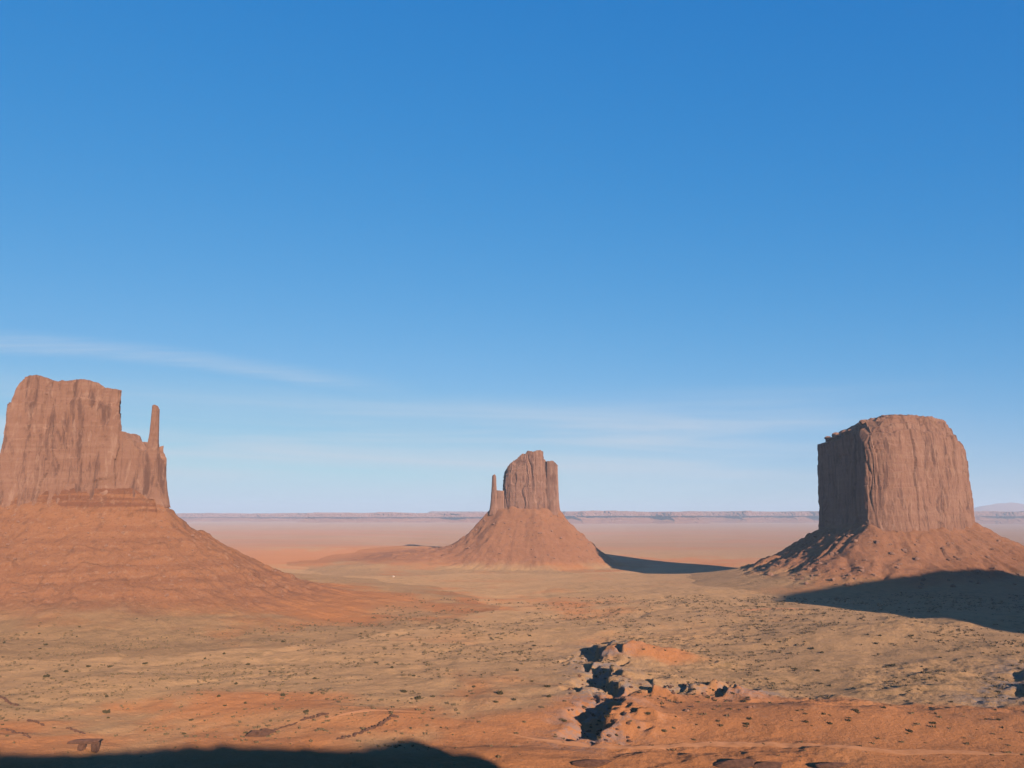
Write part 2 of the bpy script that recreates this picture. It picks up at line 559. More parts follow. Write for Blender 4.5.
def noise_theta(x, y, cx, cy, k, seed):
    th = np.arctan2(y - cy, x - cx)
    return fbm(np.cos(th) * k, np.sin(th) * k, 0, seed, 3)


def talus(x, y, which):
    """height of the debris skirt above the plain"""
    if which == 'w':
        d = dist_poly(x, y, W_POLY)
        dd = np.maximum(d, 0) * (1 + 0.10 * noise_theta(x, y, -620, 1250, 4, 51)) + 2 * fbm(x / 22, y / 22, 0, 52, 3)
        p = np.interp(dd, *W_PROF) + np.maximum(-d, 0) * 0.2
        gul = fbm(np.arctan2(y - 1250, x + 620) * 34, dd / 160, 0, 53, 3)
        p = p - 3.2 * np.abs(gul) * sstep(10, 60, dd) * sstep(430, 120, dd)
        p = p + (1.1 * np.abs(fbm(x / 10, y / 10, 0, 56, 4, 0.6)) + 3.0 * sstep(0.60, 0.72, noise(x / 24, y / 18, p / 9, 57))) * sstep(6, 30, p)
        # hard beds that stand out as low steps
        q = p / 15.0 + 0.25 * fbm(x / 160, y / 160, 0, 55, 2)
        st = np.floor(q) + sstep(0.0, 0.18, q - np.floor(q)) * 0.45 + (q - np.floor(q)) * 0.55
        p = np.where(p > 14, p + (st - q) * 15.0 * 0.18 * sstep(14, 40, p), p)
    elif which == 'e':
        d = dist_poly(x, y, E_POLY)
        th = np.arctan2(y - 2520, x - 40)
        lf = sstep(0.35, 0.9, -np.cos(th)) * sstep(-0.9, -0.2, np.sin(th) * 1.0 + 0.1)
        dd = np.maximum(d, 0) * (1 + 0.08 * noise_theta(x, y, 40, 2520, 4, 61)) + 2.5 * fbm(x / 30, y / 30, 0, 62, 3)
        p = np.interp(dd, *E_PROF) * (1 - lf) + np.interp(dd, *E_PROF_L) * lf + np.maximum(-d, 0) * 0.2
        gul = fbm(th * 34, dd / 60, 0, 63, 4)
        p = p + (2.0 * np.abs(fbm(x / 15, y / 15, 0, 65, 4, 0.6)) + 4.0 * sstep(0.62, 0.74, noise(x / 30, y / 24, p / 12, 66))) * sstep(6, 30, p)
        p = p + 5 * fbm(x / 26, y / 26, 0, 64, 3) * sstep(40, 10, dd)
        p = p - 3.5 * np.abs(gul) * sstep(8, 50, dd) * sstep(300, 120, dd)
    else:
        d = dist_poly(x, y, M_POLY)
        th = np.arctan2(y - 1690, x - 760)
        dd = np.maximum(d, 0) * (1 + 0.10 * noise_theta(x, y, 760, 1690, 4, 71)) + 2 * fbm(x / 22, y / 22, 0, 72, 3)
        p = np.interp(dd, *M_PROF) + np.maximum(-d, 0) * 0.2
        p = p + 5 * fbm(x / 22, y / 22, 0, 76, 3) * sstep(40, 10, dd)
        lw = sstep(-2.2, -2.9, th) + sstep(2.4, 3.0, th)
        # loose ribs of rubble running down the slope, biggest on the north-west side
        g1 = fbm(th * 20 + 1.6 * fbm(x / 60, y / 60, 0, 77, 2), dd / 70, 0, 73, 4)
        g2 = fbm(x / 11, y / 11, 0, 74, 3)
        p = p + ((4.5 + 5 * lw) * g1 + (1.6 + 2.4 * lw) * g2) * sstep(4, 35, dd) * sstep(230, 110, dd)
    return p


BB = {'w': (-1400, 60, 620, 1900), 'e': (-720, 480, 1960, 3300), 'm': (260, 1290, 1130, 2280)}


def total(x, y):
    x = np.atleast_1d(np.asarray(x, float)); y = np.atleast_1d(np.asarray(y, float))
    z = height(x, y)
    for k, (a, b, c, d) in BB.items():
        m = (x > a) & (x < b) & (y > c) & (y < d)
        if m.any():
            z[m] = z[m] + np.maximum(talus(x[m], y[m], k), 0)
    return z


def clay_at(x, y):
    """pale grey clay laid bare along the wash"""
    m = (y > 380) & (y < 900) & (x > -80) & (x < 420)
    out_ = np.zeros(np.shape(x))
    if m.any():
        a = np.zeros(int(m.sum()))
        for w_, pts in zip((24, 13, 18), WASH):
            d, _, _ = dist_line(x[m], y[m], pts)
            a = np.maximum(a, np.exp(-(d / w_) ** 2))
        out_[m] = a * sstep(0.48, 0.60, noise(x[m] / 7, y[m] / 9, 0, 98) * 0.6 + noise(x[m] / 16, y[m] / 20, 0, 99) * 0.5)
    return out_


def scrub_at(x, y):
    """how much low scrub the soil carries, 0..1"""
    r = np.hypot(x, y)
    s = 0.75 * sstep(450, 640, y + 30 * fbm(x / 60, y / 60, 0, 91, 2) + 95 * fbm(x / 150, y / 110, 0, 92, 3))
    pxn = x / np.maximum(y, 1) * F + 512
    s = s + 0.30 * sstep(520, 700, pxn) * sstep(500, 600, y)
    # bare red apron below the nearest butte
    ap = np.exp(-((x + 330) / 330) ** 2 - ((y - 1150) / 170) ** 2)
    s = s - 1.1 * ap
    s = s - 0.8 * sstep(2100, 2500, y) * (1 - sstep(4300, 5200, y))
    s = s - 0.7 * np.exp(-((x - 640) / 260) ** 2 - ((y - 1350) / 150) ** 2)
    s = s + 1.2 * sstep(2600, 3600, r) * fbm(x / 1500, y / 500, 0, 97, 4)
    s = s + 0.9 * sstep(5200, 7500, r) * sstep(-0.3, 0.5, fbm(x / 9000, r / 2200, 0, 96, 3)) - 0.5 * sstep(5200, 7000, r)
    for mx, my, rx, ry, mh in MOUNDS[:3]:
        s = s - 1.2 * np.exp(-((x - mx) / (rx * 1.25)) ** 2 - ((y - my) / (ry * 1.5)) ** 2)
    return np.clip(s + 0.25 * fbm(x / 140, y / 140, 0, 93, 3), 0, 1)


# ------------------------------------------------------------------ ground: one sheet out to the horizon
def build_ground():
    th_in = np.linspace(-34.5, 34.5, 900)
    th_out = np.concatenate([np.linspace(34.5, 70, 60)[1:], np.linspace(70, 290, 420)[1:], np.linspace(290, 325.5, 60)[1:-1]])
    th = np.radians(np.concatenate([th_in, th_out]))
    r = [1.5]
    while r[-1] < 45000:
        q = r[-1]
        if q < 60: k = 1.06
        elif q < 400: k = 1.02
        elif q < 1000: k = 1.0032
        elif q < 1400: k = 1.0045
        elif q < 3500: k = 1.008
        else: k = 1.03
        r.append(q * k)
    r = np.array(r)
    R, T = np.meshgrid(r, th, indexing='ij')
    X = R * np.sin(T); Y = R * np.cos(T)
    Z = height(X.ravel(), Y.ravel())
    nr, nt = R.shape
    V = np.column_stack([X.ravel(), Y.ravel(), Z])
    V = np.vstack([V, [[0, 0, height(np.array([0.]), np.array([0.]))[0]]]])
    i = np.arange(nr - 1)[:, None] * nt; j = np.arange(nt)[None, :]; jn = (j + 1) % nt
    q = np.stack([(i + j).ravel(), (i + jn).ravel(), (i + nt + jn).ravel(), (i + nt + j).ravel()], 1)[:, ::-1]
    c = len(V) - 1
    tri = np.stack([np.arange(nt), np.full(nt, c), (np.arange(nt) + 1) % nt], 1)
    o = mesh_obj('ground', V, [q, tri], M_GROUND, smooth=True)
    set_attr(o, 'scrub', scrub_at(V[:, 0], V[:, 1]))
    set_attr(o, 'far_soil', sstep(2300, 4000, np.hypot(V[:, 0], V[:, 1])))
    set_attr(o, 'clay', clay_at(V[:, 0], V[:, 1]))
    tag(o, 'orange desert valley floor with tan scrub reaching the horizon', kind='structure')
    return o


build_ground()


# ------------------------------------------------------------------ cliffs
def resample(poly, n, rounds=2, cut=11.0):
    p = np.array(poly, float)
    for r_ in range(rounds):
        q = np.roll(p, -1, 0)
        L = np.hypot(*(q - p).T)[:, None] + 1e-9
        f = np.minimum(0.25, cut / (1 + r_) / L)
        p = np.stack([p * (1 - f) + q * f, p * f + q * (1 - f)], 1).reshape(-1, 2)
    q = np.vstack([p, p[:1]])
    seg = np.hypot(*np.diff(q, axis=0).T)
    s = np.concatenate([[0], np.cumsum(seg)])
    t = np.linspace(0, s[-1], n, endpoint=False)
    return np.column_stack([np.interp(t, s, q[:, 0]), np.interp(t, s, q[:, 1])]), s[-1]


def cliff(name, poly, ztop, zbase, mat, parent, origin, step=1.8, vstep=1.8, seed=1, amp=1.0, batter=0.03,
          flare=(4.0, 25.0), upper=None, cap_rings=14, col_w=16.0, rim_rough=2.0, rounds=2):
    """one body of rock: vertical fluted walls round a plan outline, with a broken top"""
    area = sum(poly[i][0] * poly[(i + 1) % len(poly)][1] - poly[(i + 1) % len(poly)][0] * poly[i][1] for i in range(len(poly)))
    if area < 0:
        poly = poly[::-1]
    _, per = resample(poly, 50, rounds)
    n = max(24, int(per / step))
    base, per = resample(poly, n, rounds)
    tg = np.roll(base, -2, 0) - np.roll(base, 2, 0)
    tg /= np.linalg.norm(tg, axis=1)[:, None] + 1e-9
    nr = np.column_stack([tg[:, 1], -tg[:, 0]])           # outward
    bx, by = base[:, 0], base[:, 1]
    zt = ztop(bx, by) + rim_rough * np.round(fbm(bx / 9, by / 9, 0, seed + 3, 2) * 2.2) / 2.2 + 0.5 * fbm(bx / 3, by / 3, 0, seed + 5, 2)
    m = max(10, int((zt.max() - zbase) / vstep))
    rows = []
    arc = np.linspace(0, per, n, endpoint=False)
    kr = np.random.default_rng(seed)
    COLS = []
    for wd in (col_w * 1.5, col_w * 0.55):
        w_ = wd * np.exp(kr.normal(0, 0.75, max(3, int(per / wd))))
        bnd = np.concatenate([[0], np.cumsum(w_)]); bnd *= per / bnd[-1]
        c_ = len(w_)
        lo_ = kr.choice([-.2, -.2, 0.15, 0.4], c_)
        COLS.append((bnd, kr.uniform(-.6, .6, c_), kr.normal(0, .35, c_), kr.uniform(0.1, 1.05, c_) ** 2.6, lo_, lo_ + kr.uniform(0.4, 1.3, c_), kr.uniform(0.35, 1.3, (c_, 2))))
    for j in range(m + 1):
        t = j / m
        z = zbase + (zt - zbase) * t
        hb = z - zbase
        d = -batter * hb + flare[0] * np.exp(-np.maximum(hb, 0) / flare[1])
        W = col_w
        d = d + 3.6 * amp * fbm(bx / (W * 3), by / (W * 3), z / 500, seed, 3)
        for lv, (wd, am, cd) in enumerate(((W * 1.6, 4.2, 4.6), (W * 0.55, 1.4, 1.8))):
            bnd, off, tilt, cdep, c_lo, c_hi, led = COLS[lv]
            sw = (arc + 0.30 * wd * (noise(0.3 + lv, arc / 40, z / 34, seed + 81) * 2 - 1) * 2 + 0.05 * wd * (z - zbase) / 20) % per
            k_ = np.clip(np.searchsorted(bnd, sw) - 1, 0, len(off) - 1)
            w_ = bnd[k_ + 1] - bnd[k_]
            u_ = (sw - bnd[k_]) / w_
            db = np.minimum(sw - bnd[k_], bnd[k_ + 1] - sw)
            nb = np.where(u_ < 0.5, k_, (k_ + 1) % len(off))            # the crack that is nearest
            fz = (z - zbase) / np.maximum(zt - zbase, 1)
            d = d + am * amp * (off[k_] + tilt[k_] * (u_ - 0.5))
            d = d - cd * amp * (0.35 + 0.9 * noise(bx / 20, by / 20, z / 28, seed + 85)) * cdep[nb] * np.exp(-(db / (0.9 + 0.05 * wd)) ** 2) * sstep(c_lo[nb] - .08, c_lo[nb], fz) * sstep(c_hi[nb] + .08, c_hi[nb], fz)
            for q_ in range(2):
                d = d - (1.6 if lv == 0 else 0.8) * amp * (fz > led[k_, q_])   # each column steps back at its own ledges
        d = d + 0.9 * amp * fbm(bx / 5, by / 5, z / 8, seed + 31, 3)
        sl = noise(bx / (W * .8), by / (W * .8), z / 42, seed + 35) + 0.3 * noise(bx / (W * .3), by / (W * .3), z / 15, seed + 36)
        d = d + 2.0 * amp * (np.floor(sl * 5) / 5 - 0.6)          # slabs that have fallen away
        bed = noise(0.5, bx / 200, z / 9.0, seed + 41)
        d = d + 1.0 * amp * (np.round(bed * 3) / 3 - 0.5) * sstep(0.35, 0.6, noise(bx / 45, by / 45, z / 40, seed + 43))
        # spalled alcoves
        al = noise(bx / 26, by / 26, z / 30, seed + 51)
        d = d - 3.0 * amp * sstep(0.68, 0.76, al)
        ins = 0
        if upper is not None:
            ins = upper(bx, by, z)
        d = d - ins
        rows.append(np.column_stack([bx + nr[:, 0] * d, by + nr[:, 1] * d, z]))
    rim = rows[-1]
    ctr = rim[:, :2].mean(0)
    for k in range(1, cap_rings + 1):
        f = k / cap_rings
        xy = rim[:, :2] * (1 - f) + ctr * f
        if k == cap_rings:
            xy = rim[:, :2] * 0.003 + ctr * 0.997
        zz = ztop(xy[:, 0], xy[:, 1])
        zz = zt * (1 - f) ** 2 + zz * (1 - (1 - f) ** 2) + rim_rough * 0.8 * fbm(xy[:, 0] / 8, xy[:, 1] / 8, 0, seed + 61, 3) * (1 - 0.5 * f)
        rows.append(np.column_stack([xy, zz]))
    V = np.vstack(rows)
    nrw = len(rows)
    i = np.arange(nrw - 1)[:, None] * n; j = np.arange(n)[None, :]; jn = (j + 1) % n
    q = np.stack([(i + j).ravel(), (i + jn).ravel(), (i + n + jn).ravel(), (i + n + j).ravel()], 1)
    o = mesh_obj(name, V, q, mat, parent, smooth=False, origin=origin)
    if mat is M_TALUS:
        for a_, v_ in (('debris', 1.0), ('beds', 0.9), ('scrub', 0.5)):
            set_attr(o, a_, np.full(len(V), v_))
    return o


def prof_fn(pts, Y, extra=0.0):
    """skyline from the view, turned into height against x at the distance of the front wall"""
    w = [P(px, py, Y) for px, py in pts]
    xs = np.array([p[0] for p in w]); zs = np.array([p[2] for p in w]) + extra
    return lambda x, y: np.interp(x, xs, zs)


def talus_obj(key, step, origin, parent, label=None):
    a, b, c, d = BB[key]
    xs = np.arange(a, b + step, step); ys = np.arange(c, d + step, step)
    X, Y = np.meshgrid(xs, ys)
    x, y = X.ravel(), Y.ravel()
    t = talus(x, y, key)
    base = height(x, y)
    z = base + np.where(t > 0.05, t, -1.2) - 0.15
    poly = {'w': W_POLY, 'e': E_POLY, 'm': M_POLY}[key]
    dd = dist_poly(x, y, poly)
    keep = ((t > 0.02) | (dd < 0)) & (dd > -22)
    k2 = keep.reshape(X.shape)
    ny, nx = X.shape
    cell = (k2[:-1, :-1] | k2[1:, :-1] | k2[:-1, 1:] | k2[1:, 1:])
    ii, jj = np.nonzero(cell)
    q = np.stack([ii * nx + jj, ii * nx + jj + 1, (ii + 1) * nx + jj + 1, (ii + 1) * nx + jj], 1)
    used = np.unique(q)
    remap = np.full(len(x), -1); remap[used] = np.arange(len(used))
    o = mesh_obj('talus_slope', np.column_stack([x, y, z])[used], remap[q], M_TALUS, parent, smooth=True, origin=origin)
    set_attr(o, 'scrub', scrub_at(x[used], y[used]))
    set_attr(o, 'debris', sstep(5.0, 26.0, t[used] + 4 * fbm(x[used] / 30, y[used] / 30, 0, 95, 3)))
    set_attr(o, 'beds', np.full(len(used), {'w': 0.28, 'e': 0.12, 'm': 0.15}[key]))
    return o


# --- the near butte with a thin pinnacle beside it
ow = (-620, 1250, 24.0)
wb = empty('butte', ow)
tag(wb, 'broad sandstone butte at left with a thin pinnacle on its right end', 'butte', 'tall sandstone buttes on the valley floor')
W_SKY = [(-80, 392), (-20, 396), (0, 412), (3, 404), (6, 395), (8, 389), (11, 382), (16, 377.5), (25, 374.5), (34, 374), (41, 376), (49, 379.5), (57, 380.5), (76, 379), (90, 380),
         (97, 382), (105, 387), (119, 389), (126, 393)]
cliff('cliff', [P(0.0, 440, 1165)[:2], P(6.5, 440, 1148)[:2], P(60, 440, 1132)[:2], P(123.5, 440, 1140)[:2], P(122, 440, 1180)[:2], P(114, 440, 1320)[:2], P(60, 440, 1390)[:2], P(16, 440, 1330)[:2]],
      prof_fn(W_SKY, 1140), 150, M_ROCK_A, wb, ow, step=1.5, vstep=1.5, seed=101, amp=1.05, batter=0.01, flare=(5, 14), rim_rough=0.8, rounds=2, col_w=15)
W_SKY2 = [(110, 431), (123, 432), (126, 439), (134, 440.5), (136, 446), (140, 448), (145, 452), (148, 448), (156, 444), (158, 455), (160, 460), (162.5, 470), (166, 486)]
cliff('shoulder', [P(112, 460, 1150)[:2], P(126, 460, 1141)[:2], P(150, 460, 1145)[:2], P(165, 470, 1156)[:2], P(165, 470, 1172)[:2], P(150, 460, 1200)[:2], P(112, 460, 1200)[:2]],
      prof_fn(W_SKY2, 1145), 150, M_ROCK_A, wb, ow, step=1.2, vstep=1.3, seed=131, amp=0.32, batter=-0.0, flare=(10, 30), rim_rough=1.4, cap_rings=8, rounds=1, col_w=9)
cliff('pinnacle', [P(148.2, 440, 1154)[:2], P(151, 440, 1148)[:2], P(158, 440, 1150)[:2], P(160, 440, 1161)[:2], P(156, 440, 1168)[:2], P(148.6, 440, 1164)[:2]],
      prof_fn([(148, 407), (150, 405.5), (156, 405), (159, 409)], 1156), 190, M_ROCK_A, wb, ow, step=1.0, vstep=1.2, seed=141, amp=0.16, batter=0.018, flare=(5, 30),
      rim_rough=0.4, cap_rings=5, rounds=1, col_w=6)
# thin-bedded pedestal under the cliff
def ped_top(x, y): return 175.0 - 15 * sstep(-505, -475, x)
ped = [(P(-80, 494, 1170)[0], 1170), (P(0, 494, 1130)[0], 1130), (P(60, 494, 1112)[0], 1112), (P(126, 494, 1118)[0], 1118), (P(160, 494, 1122)[0], 1122), (P(168, 494, 1142)[0], 1142), (P(167, 494, 1190)[0], 1190),
       (-560, 1270), (-612, 1350), (-725, 1390), (-800, 1280)]
cliff('pedestal', ped, ped_top, 112, M_TALUS, wb, ow, step=2.0, vstep=1.2, seed=151, amp=0.4, batter=0.30, flare=(2, 8), rim_rough=0.8, cap_rings=6, rounds=2, col_w=22)
talus_obj('w', 2.6, ow, wb)

# --- the far middle butte
oe = (40, 2520, 0.0)
eb = empty('butte', oe)
tag(eb, 'smallest and farthest butte, standing alone on a cone of red debris in the middle', 'butte', 'tall sandstone buttes on the valley floor')
E_SKY = [(500, 478), (503, 468), (506.5, 462), (513, 459.5), (516, 457.5), (519, 454.5), (524, 454), (528, 450.5), (534, 452), (541, 449.5), (545, 452), (547, 457), (549, 461), (552, 462)]
cliff('cliff', [P(502, 480, 2470)[:2], P(511, 480, 2432)[:2], P(530, 480, 2420)[:2], P(549, 480, 2440)[:2], (104, 2530), (80, 2610), (10, 2610), (-28, 2560)],
      prof_fn(E_SKY, 2440), 140, M_ROCK_A, eb, oe, step=2.0, vstep=2.0, seed=201, amp=1.35, batter=0.03, flare=(4, 20), rim_rough=2.2, rounds=1, col_w=17)
cliff('buttress', [P(544.5, 480, 2446)[:2], P(552, 480, 2430)[:2], P(558, 480, 2440)[:2], P(558, 480, 2510)[:2], P(543, 480, 2500)[:2]],
      prof_fn([(547, 461.5), (553, 461), (556, 463), (559, 466)], 2450), 140, M_ROCK_A, eb, oe, step=1.8, vstep=2.0, seed=211, amp=0.3, batter=0.01, flare=(7, 30), rim_rough=1.0,
      cap_rings=6, rounds=1, col_w=12)
cliff('pinnacle', [P(491.2, 480, 2462)[:2], P(494, 480, 2455)[:2], P(497, 480, 2460)[:2], P(497, 480, 2476)[:2], P(491.4, 480, 2478)[:2]],
      prof_fn([(490, 477), (493, 474.5), (495.5, 474.5), (498, 478)], 2464), 140, M_ROCK_A, eb, oe, step=1.5, vstep=2.0, seed=221, amp=0.15, batter=0.022, flare=(9, 34),
      rim_rough=0.6, cap_rings=4, rounds=1, col_w=9)
cliff('shoulder', [P(493, 495, 2466)[:2], P(499, 495, 2456)[:2], P(505, 495, 2460)[:2], P(505, 495, 2490)[:2], P(493, 495, 2490)[:2]],
      prof_fn([(490, 492), (496, 490), (500, 491), (505, 491)], 2460), 140, M_ROCK_A, eb, oe, step=1.8, vstep=2.0, seed=231, amp=0.3, batter=0.02, flare=(5, 24), rim_rough=1.5,
      cap_rings=4, rounds=1, col_w=9)
talus_obj('e', 4.2, oe, eb)

# --- the blocky butte on the right
om = (760, 1690, 24.0)
mb = empty('butte', om)
tag(mb, 'massive domed butte at right with one wall in deep shade', 'butte', 'tall sandstone buttes on the valley floor')


def m_top(x, y):
    d = -dist_poly(x, y, M_POLY)
    left = sstep(725, 650, x) * sstep(1480, 1620, y)
    corner = np.exp(-((x - M_A[0]) ** 2 + (y - M_A[1]) ** 2) / 70.0 ** 2)
    zr = 320 - 14 * sstep(860, 905, x) - 16 * corner
    bl = 3.4 * np.round(fbm(x / 20, y / 20, 0, 338, 2) * 2) / 2
    z_front = zr + (329 + bl - zr) * sstep(8, 46, d)
    z_left = 284 + 45 * np.clip(d / 88, 0, 1) + 3.5 * fbm(x / 14, y / 14, 0, 337, 3)
    return z_front * (1 - left) + z_left * left


def m_upper(x, y, z):
    corner = np.exp(-((x - M_A[0]) ** 2 + (y - M_A[1]) ** 2) / 55.0 ** 2)
    rim_s = 268 + 20 * sstep(690, 650, x) * sstep(1500, 1560, y) + 8 * fbm(x / 40, y / 40, 0, 333, 2) + 12 * sstep(660, 740, x) * sstep(880, 820, x)
    h = np.maximum(z - rim_s, 0)
    return h * (0.12 + 0.75 * corner + 0.08 * sstep(860, 900, x)) + 4.2 * np.floor(np.maximum(h / 13 + 0.35 * fbm(x / 30, y / 30, 0, 339, 2), 0)) * (h > 3)


cliff('cliff', [M_A, P(900, 500, 1474)[:2], P(945, 500, 1540)[:2], M_C, (872, 1740), (812, 1890), (700, 1890), M_B],
      m_top, 95, M_ROCK_A, mb, om, step=1.9, vstep=1.7, seed=311, amp=0.85, batter=0.015, flare=(6, 22), upper=m_upper, cap_rings=26, rim_rough=1.8, rounds=2, col_w=21)
talus_obj('m', 2.8, om, mb)

# --- the big mesa outside the view on the right, whose shadow crosses the right-hand butte's skirt
omesa = (1150, 50, 24.0)
ms = empty('mesa', omesa)
tag(ms, 'long flat mesa beyond the right edge throwing the wide shadow below the domed butte', 'mesa')
cliff('cliff', MESA_POLY, lambda x, y: 263 + 2.5 * fbm(x / 120, y / 120, 0, 402, 2), 100, M_ROCK_A, ms, omesa, step=6, vstep=6, seed=401, amp=0.6, batter=0.03, flare=(6, 30),
      rim_rough=1.5, cap_rings=12, rounds=1, col_w=40)
cliff('talus_slope', [(x + (x - 1150) * 0.12, y + (y - 50) * 0.12) for x, y in MESA_POLY], lambda x, y: 128 + 4 * fbm(x / 60, y / 60, 0, 403, 2), 10, M_TALUS, ms, omesa, step=9, vstep=6,
      seed=411, amp=0.4, batter=0.75, flare=(40, 40), rim_rough=1, cap_rings=4, rounds=2, col_w=60)

# ------------------------------------------------------------------ far mesas and mountains
FAR = [  # px range, distance, skyline y, foot y
    (150, 330, 17500, 513.6, 'long level mesa on the horizon between the left butte and its plain'),
    (300, 486, 15500, 513.0, 'low pink mesa on the horizon left of the middle butte'),
    (-200, 60, 19000, 512.5, 'far mesa hidden mostly behind the left butte'),
    (565, 705, 15000, 511.6, 'low pink mesa on the horizon just right of the middle butte'),
    (690, 830, 16500, 512.0, 'low notched mesa on the horizon left of the shaded butte wall'),
    (800, 960, 21000, 512.0, 'far mesa mostly hidden behind the domed butte'),
    (970, 1150, 14500, 511.8, 'pink mesa on the horizon right of the domed butte'),
    (430, 600, 20500, 511.8, 'far pale mesa behind the middle butte'),
]
for i, (p0, p1, Y, sy, lab) in enumerate(FAR):
    x0, _, zt_ = P(p0, sy, Y); x1 = P(p1, sy, Y)[0]
    n_ = 9
    front = []
    for k in range(n_):
        t = k / (n_ - 1)
        front.append((x0 + (x1 - x0) * t, Y + 170 * math.sin(k * 2.3 + i) + 120 * math.sin(k * 5.1 + i * 2)))
    back = [(x1 + 300, Y + 2600), ((x0 + x1) / 2, Y + 3300), (x0 - 300, Y + 2600)]
    root = empty('distant_mesa', ((x0 + x1) / 2, Y + 1200, -5.0))
    tag(root, lab, 'mesa', 'flat mesas along the horizon')
    loc = tuple(root.location)
    zfn = (lambda zz, s: (lambda x, y: zz + 14 * np.round(fbm(x / 900, y / 900, 0, s, 2) * 1.5) / 1.5 + 5 * fbm(x / 200, 0.2, 0, s + 4, 2)))(zt_, 500 + i)
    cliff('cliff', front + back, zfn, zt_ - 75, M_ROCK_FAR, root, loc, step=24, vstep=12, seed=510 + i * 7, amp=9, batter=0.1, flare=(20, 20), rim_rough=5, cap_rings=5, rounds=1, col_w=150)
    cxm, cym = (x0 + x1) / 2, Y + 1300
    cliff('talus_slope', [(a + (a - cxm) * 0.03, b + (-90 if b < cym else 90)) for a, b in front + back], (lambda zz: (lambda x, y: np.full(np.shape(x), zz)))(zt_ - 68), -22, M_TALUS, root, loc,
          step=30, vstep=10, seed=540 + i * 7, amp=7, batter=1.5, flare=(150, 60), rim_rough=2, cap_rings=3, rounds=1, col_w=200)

# low swells and benches on the far plain, so that the distance reads as bands
xs_, rows_ = np.linspace(-16000, 20000, 260), []
mv, mf = [], []
ridge = [P(px, py, 26000) for px, py in [(-200, 513), (100, 514), (700, 514), (930, 513), (975, 511), (990, 506), (1003, 503.5), (1016, 503), (1030, 504), (1060, 501), (1110, 503), (1200, 507), (1300, 513)]]
rx_ = [p[0] for p in ridge]; rz_ = [p[2] for p in ridge]
ys_ = np.linspace(24600, 28400, 14)
xs_ = np.linspace(min(rx_), max(rx_), 320)
XX, YY = np.meshgrid(xs_, ys_)
prof = np.exp(-((YY - 26400) / 900) ** 2)
ZZ = -20 + (np.interp(XX, rx_, rz_) + 20) * prof + 40 * fbm(XX / 700, YY / 700, 0, 620, 4) * prof
ii, jj = np.meshgrid(np.arange(len(ys_) - 1), np.arange(len(xs_) - 1), indexing='ij')
nx_ = len(xs_)
q = np.stack([(ii * nx_ + jj).ravel(), (ii * nx_ + jj + 1).ravel(), ((ii + 1) * nx_ + jj + 1).ravel(), ((ii + 1) * nx_ + jj).ravel()], 1)
tag(mesh_obj('mountains', np.column_stack([XX.ravel(), YY.ravel(), ZZ.ravel()]), q, M_ROCK_FAR, smooth=True), 'faint blue mountains on the horizon', kind='structure')


# ------------------------------------------------------------------ dirt roads laid on the valley floor
def ground_hit(px, py):
    lo, hi = 300.0, 9000.0
    for cnt_ in (150, 24):
        ys = np.geomspace(lo, hi, cnt_)
        pts = [P(px, py, float(v)) for v in ys]
        X = np.array([p[0] for p in pts]); Z = np.array([p[2] for p in pts])
        g = total(X, ys)
        k = np.nonzero(Z < g)[0]
        if len(k) == 0:
            return None
        k = max(k[0], 1)
        lo, hi = float(ys[k - 1]), float(ys[k])
    a = (Z[k - 1] - g[k - 1]) / ((Z[k - 1] - g[k - 1]) - (Z[k] - g[k]) + 1e-9)
    Y = float(ys[k - 1] + (ys[k] - ys[k - 1]) * a)
    X = float(X[k - 1] + (X[k] - X[k - 1]) * a)
    return X, Y, float(total(X, Y)[0])


def ground_hits(pts_):
    """ground_hit for many places at once"""
    px = np.array([p[0] for p in pts_], float)[:, None]; py = np.array([p[1] for p in pts_], float)[:, None]
    cp, sp = math.cos(PITCH), math.sin(PITCH)
    u = (px - 512) / F; v = (384 - py) / F
    dy, dz_ = cp - v * sp, sp + v * cp
    lo = np.full(len(pts_), 300.0); hi = np.full(len(pts_), 9000.0)
    ok = np.ones(len(pts_), bool)
    for cnt_ in (150, 24):
        tt = np.linspace(0, 1, cnt_)[None, :]
        ys = lo[:, None] * (hi / lo)[:, None] ** tt
        X = u * ys / dy; Z = H + dz_ * ys / dy
        g = total(X.ravel(), ys.ravel()).reshape(X.shape)
        below = Z < g
        ok &= below.any(1)
        k = np.maximum(below.argmax(1), 1)
        r_ = np.arange(len(pts_))
        lo, hi = ys[r_, k - 1], ys[r_, k]
    y_ = (lo + hi) / 2
    x_ = u[:, 0] * y_ / dy[:, 0]
    z_ = total(x_, y_)
    return [((float(a), float(b), float(c)) if o_ else None) for a, b, c, o_ in zip(x_, y_, z_, ok)]


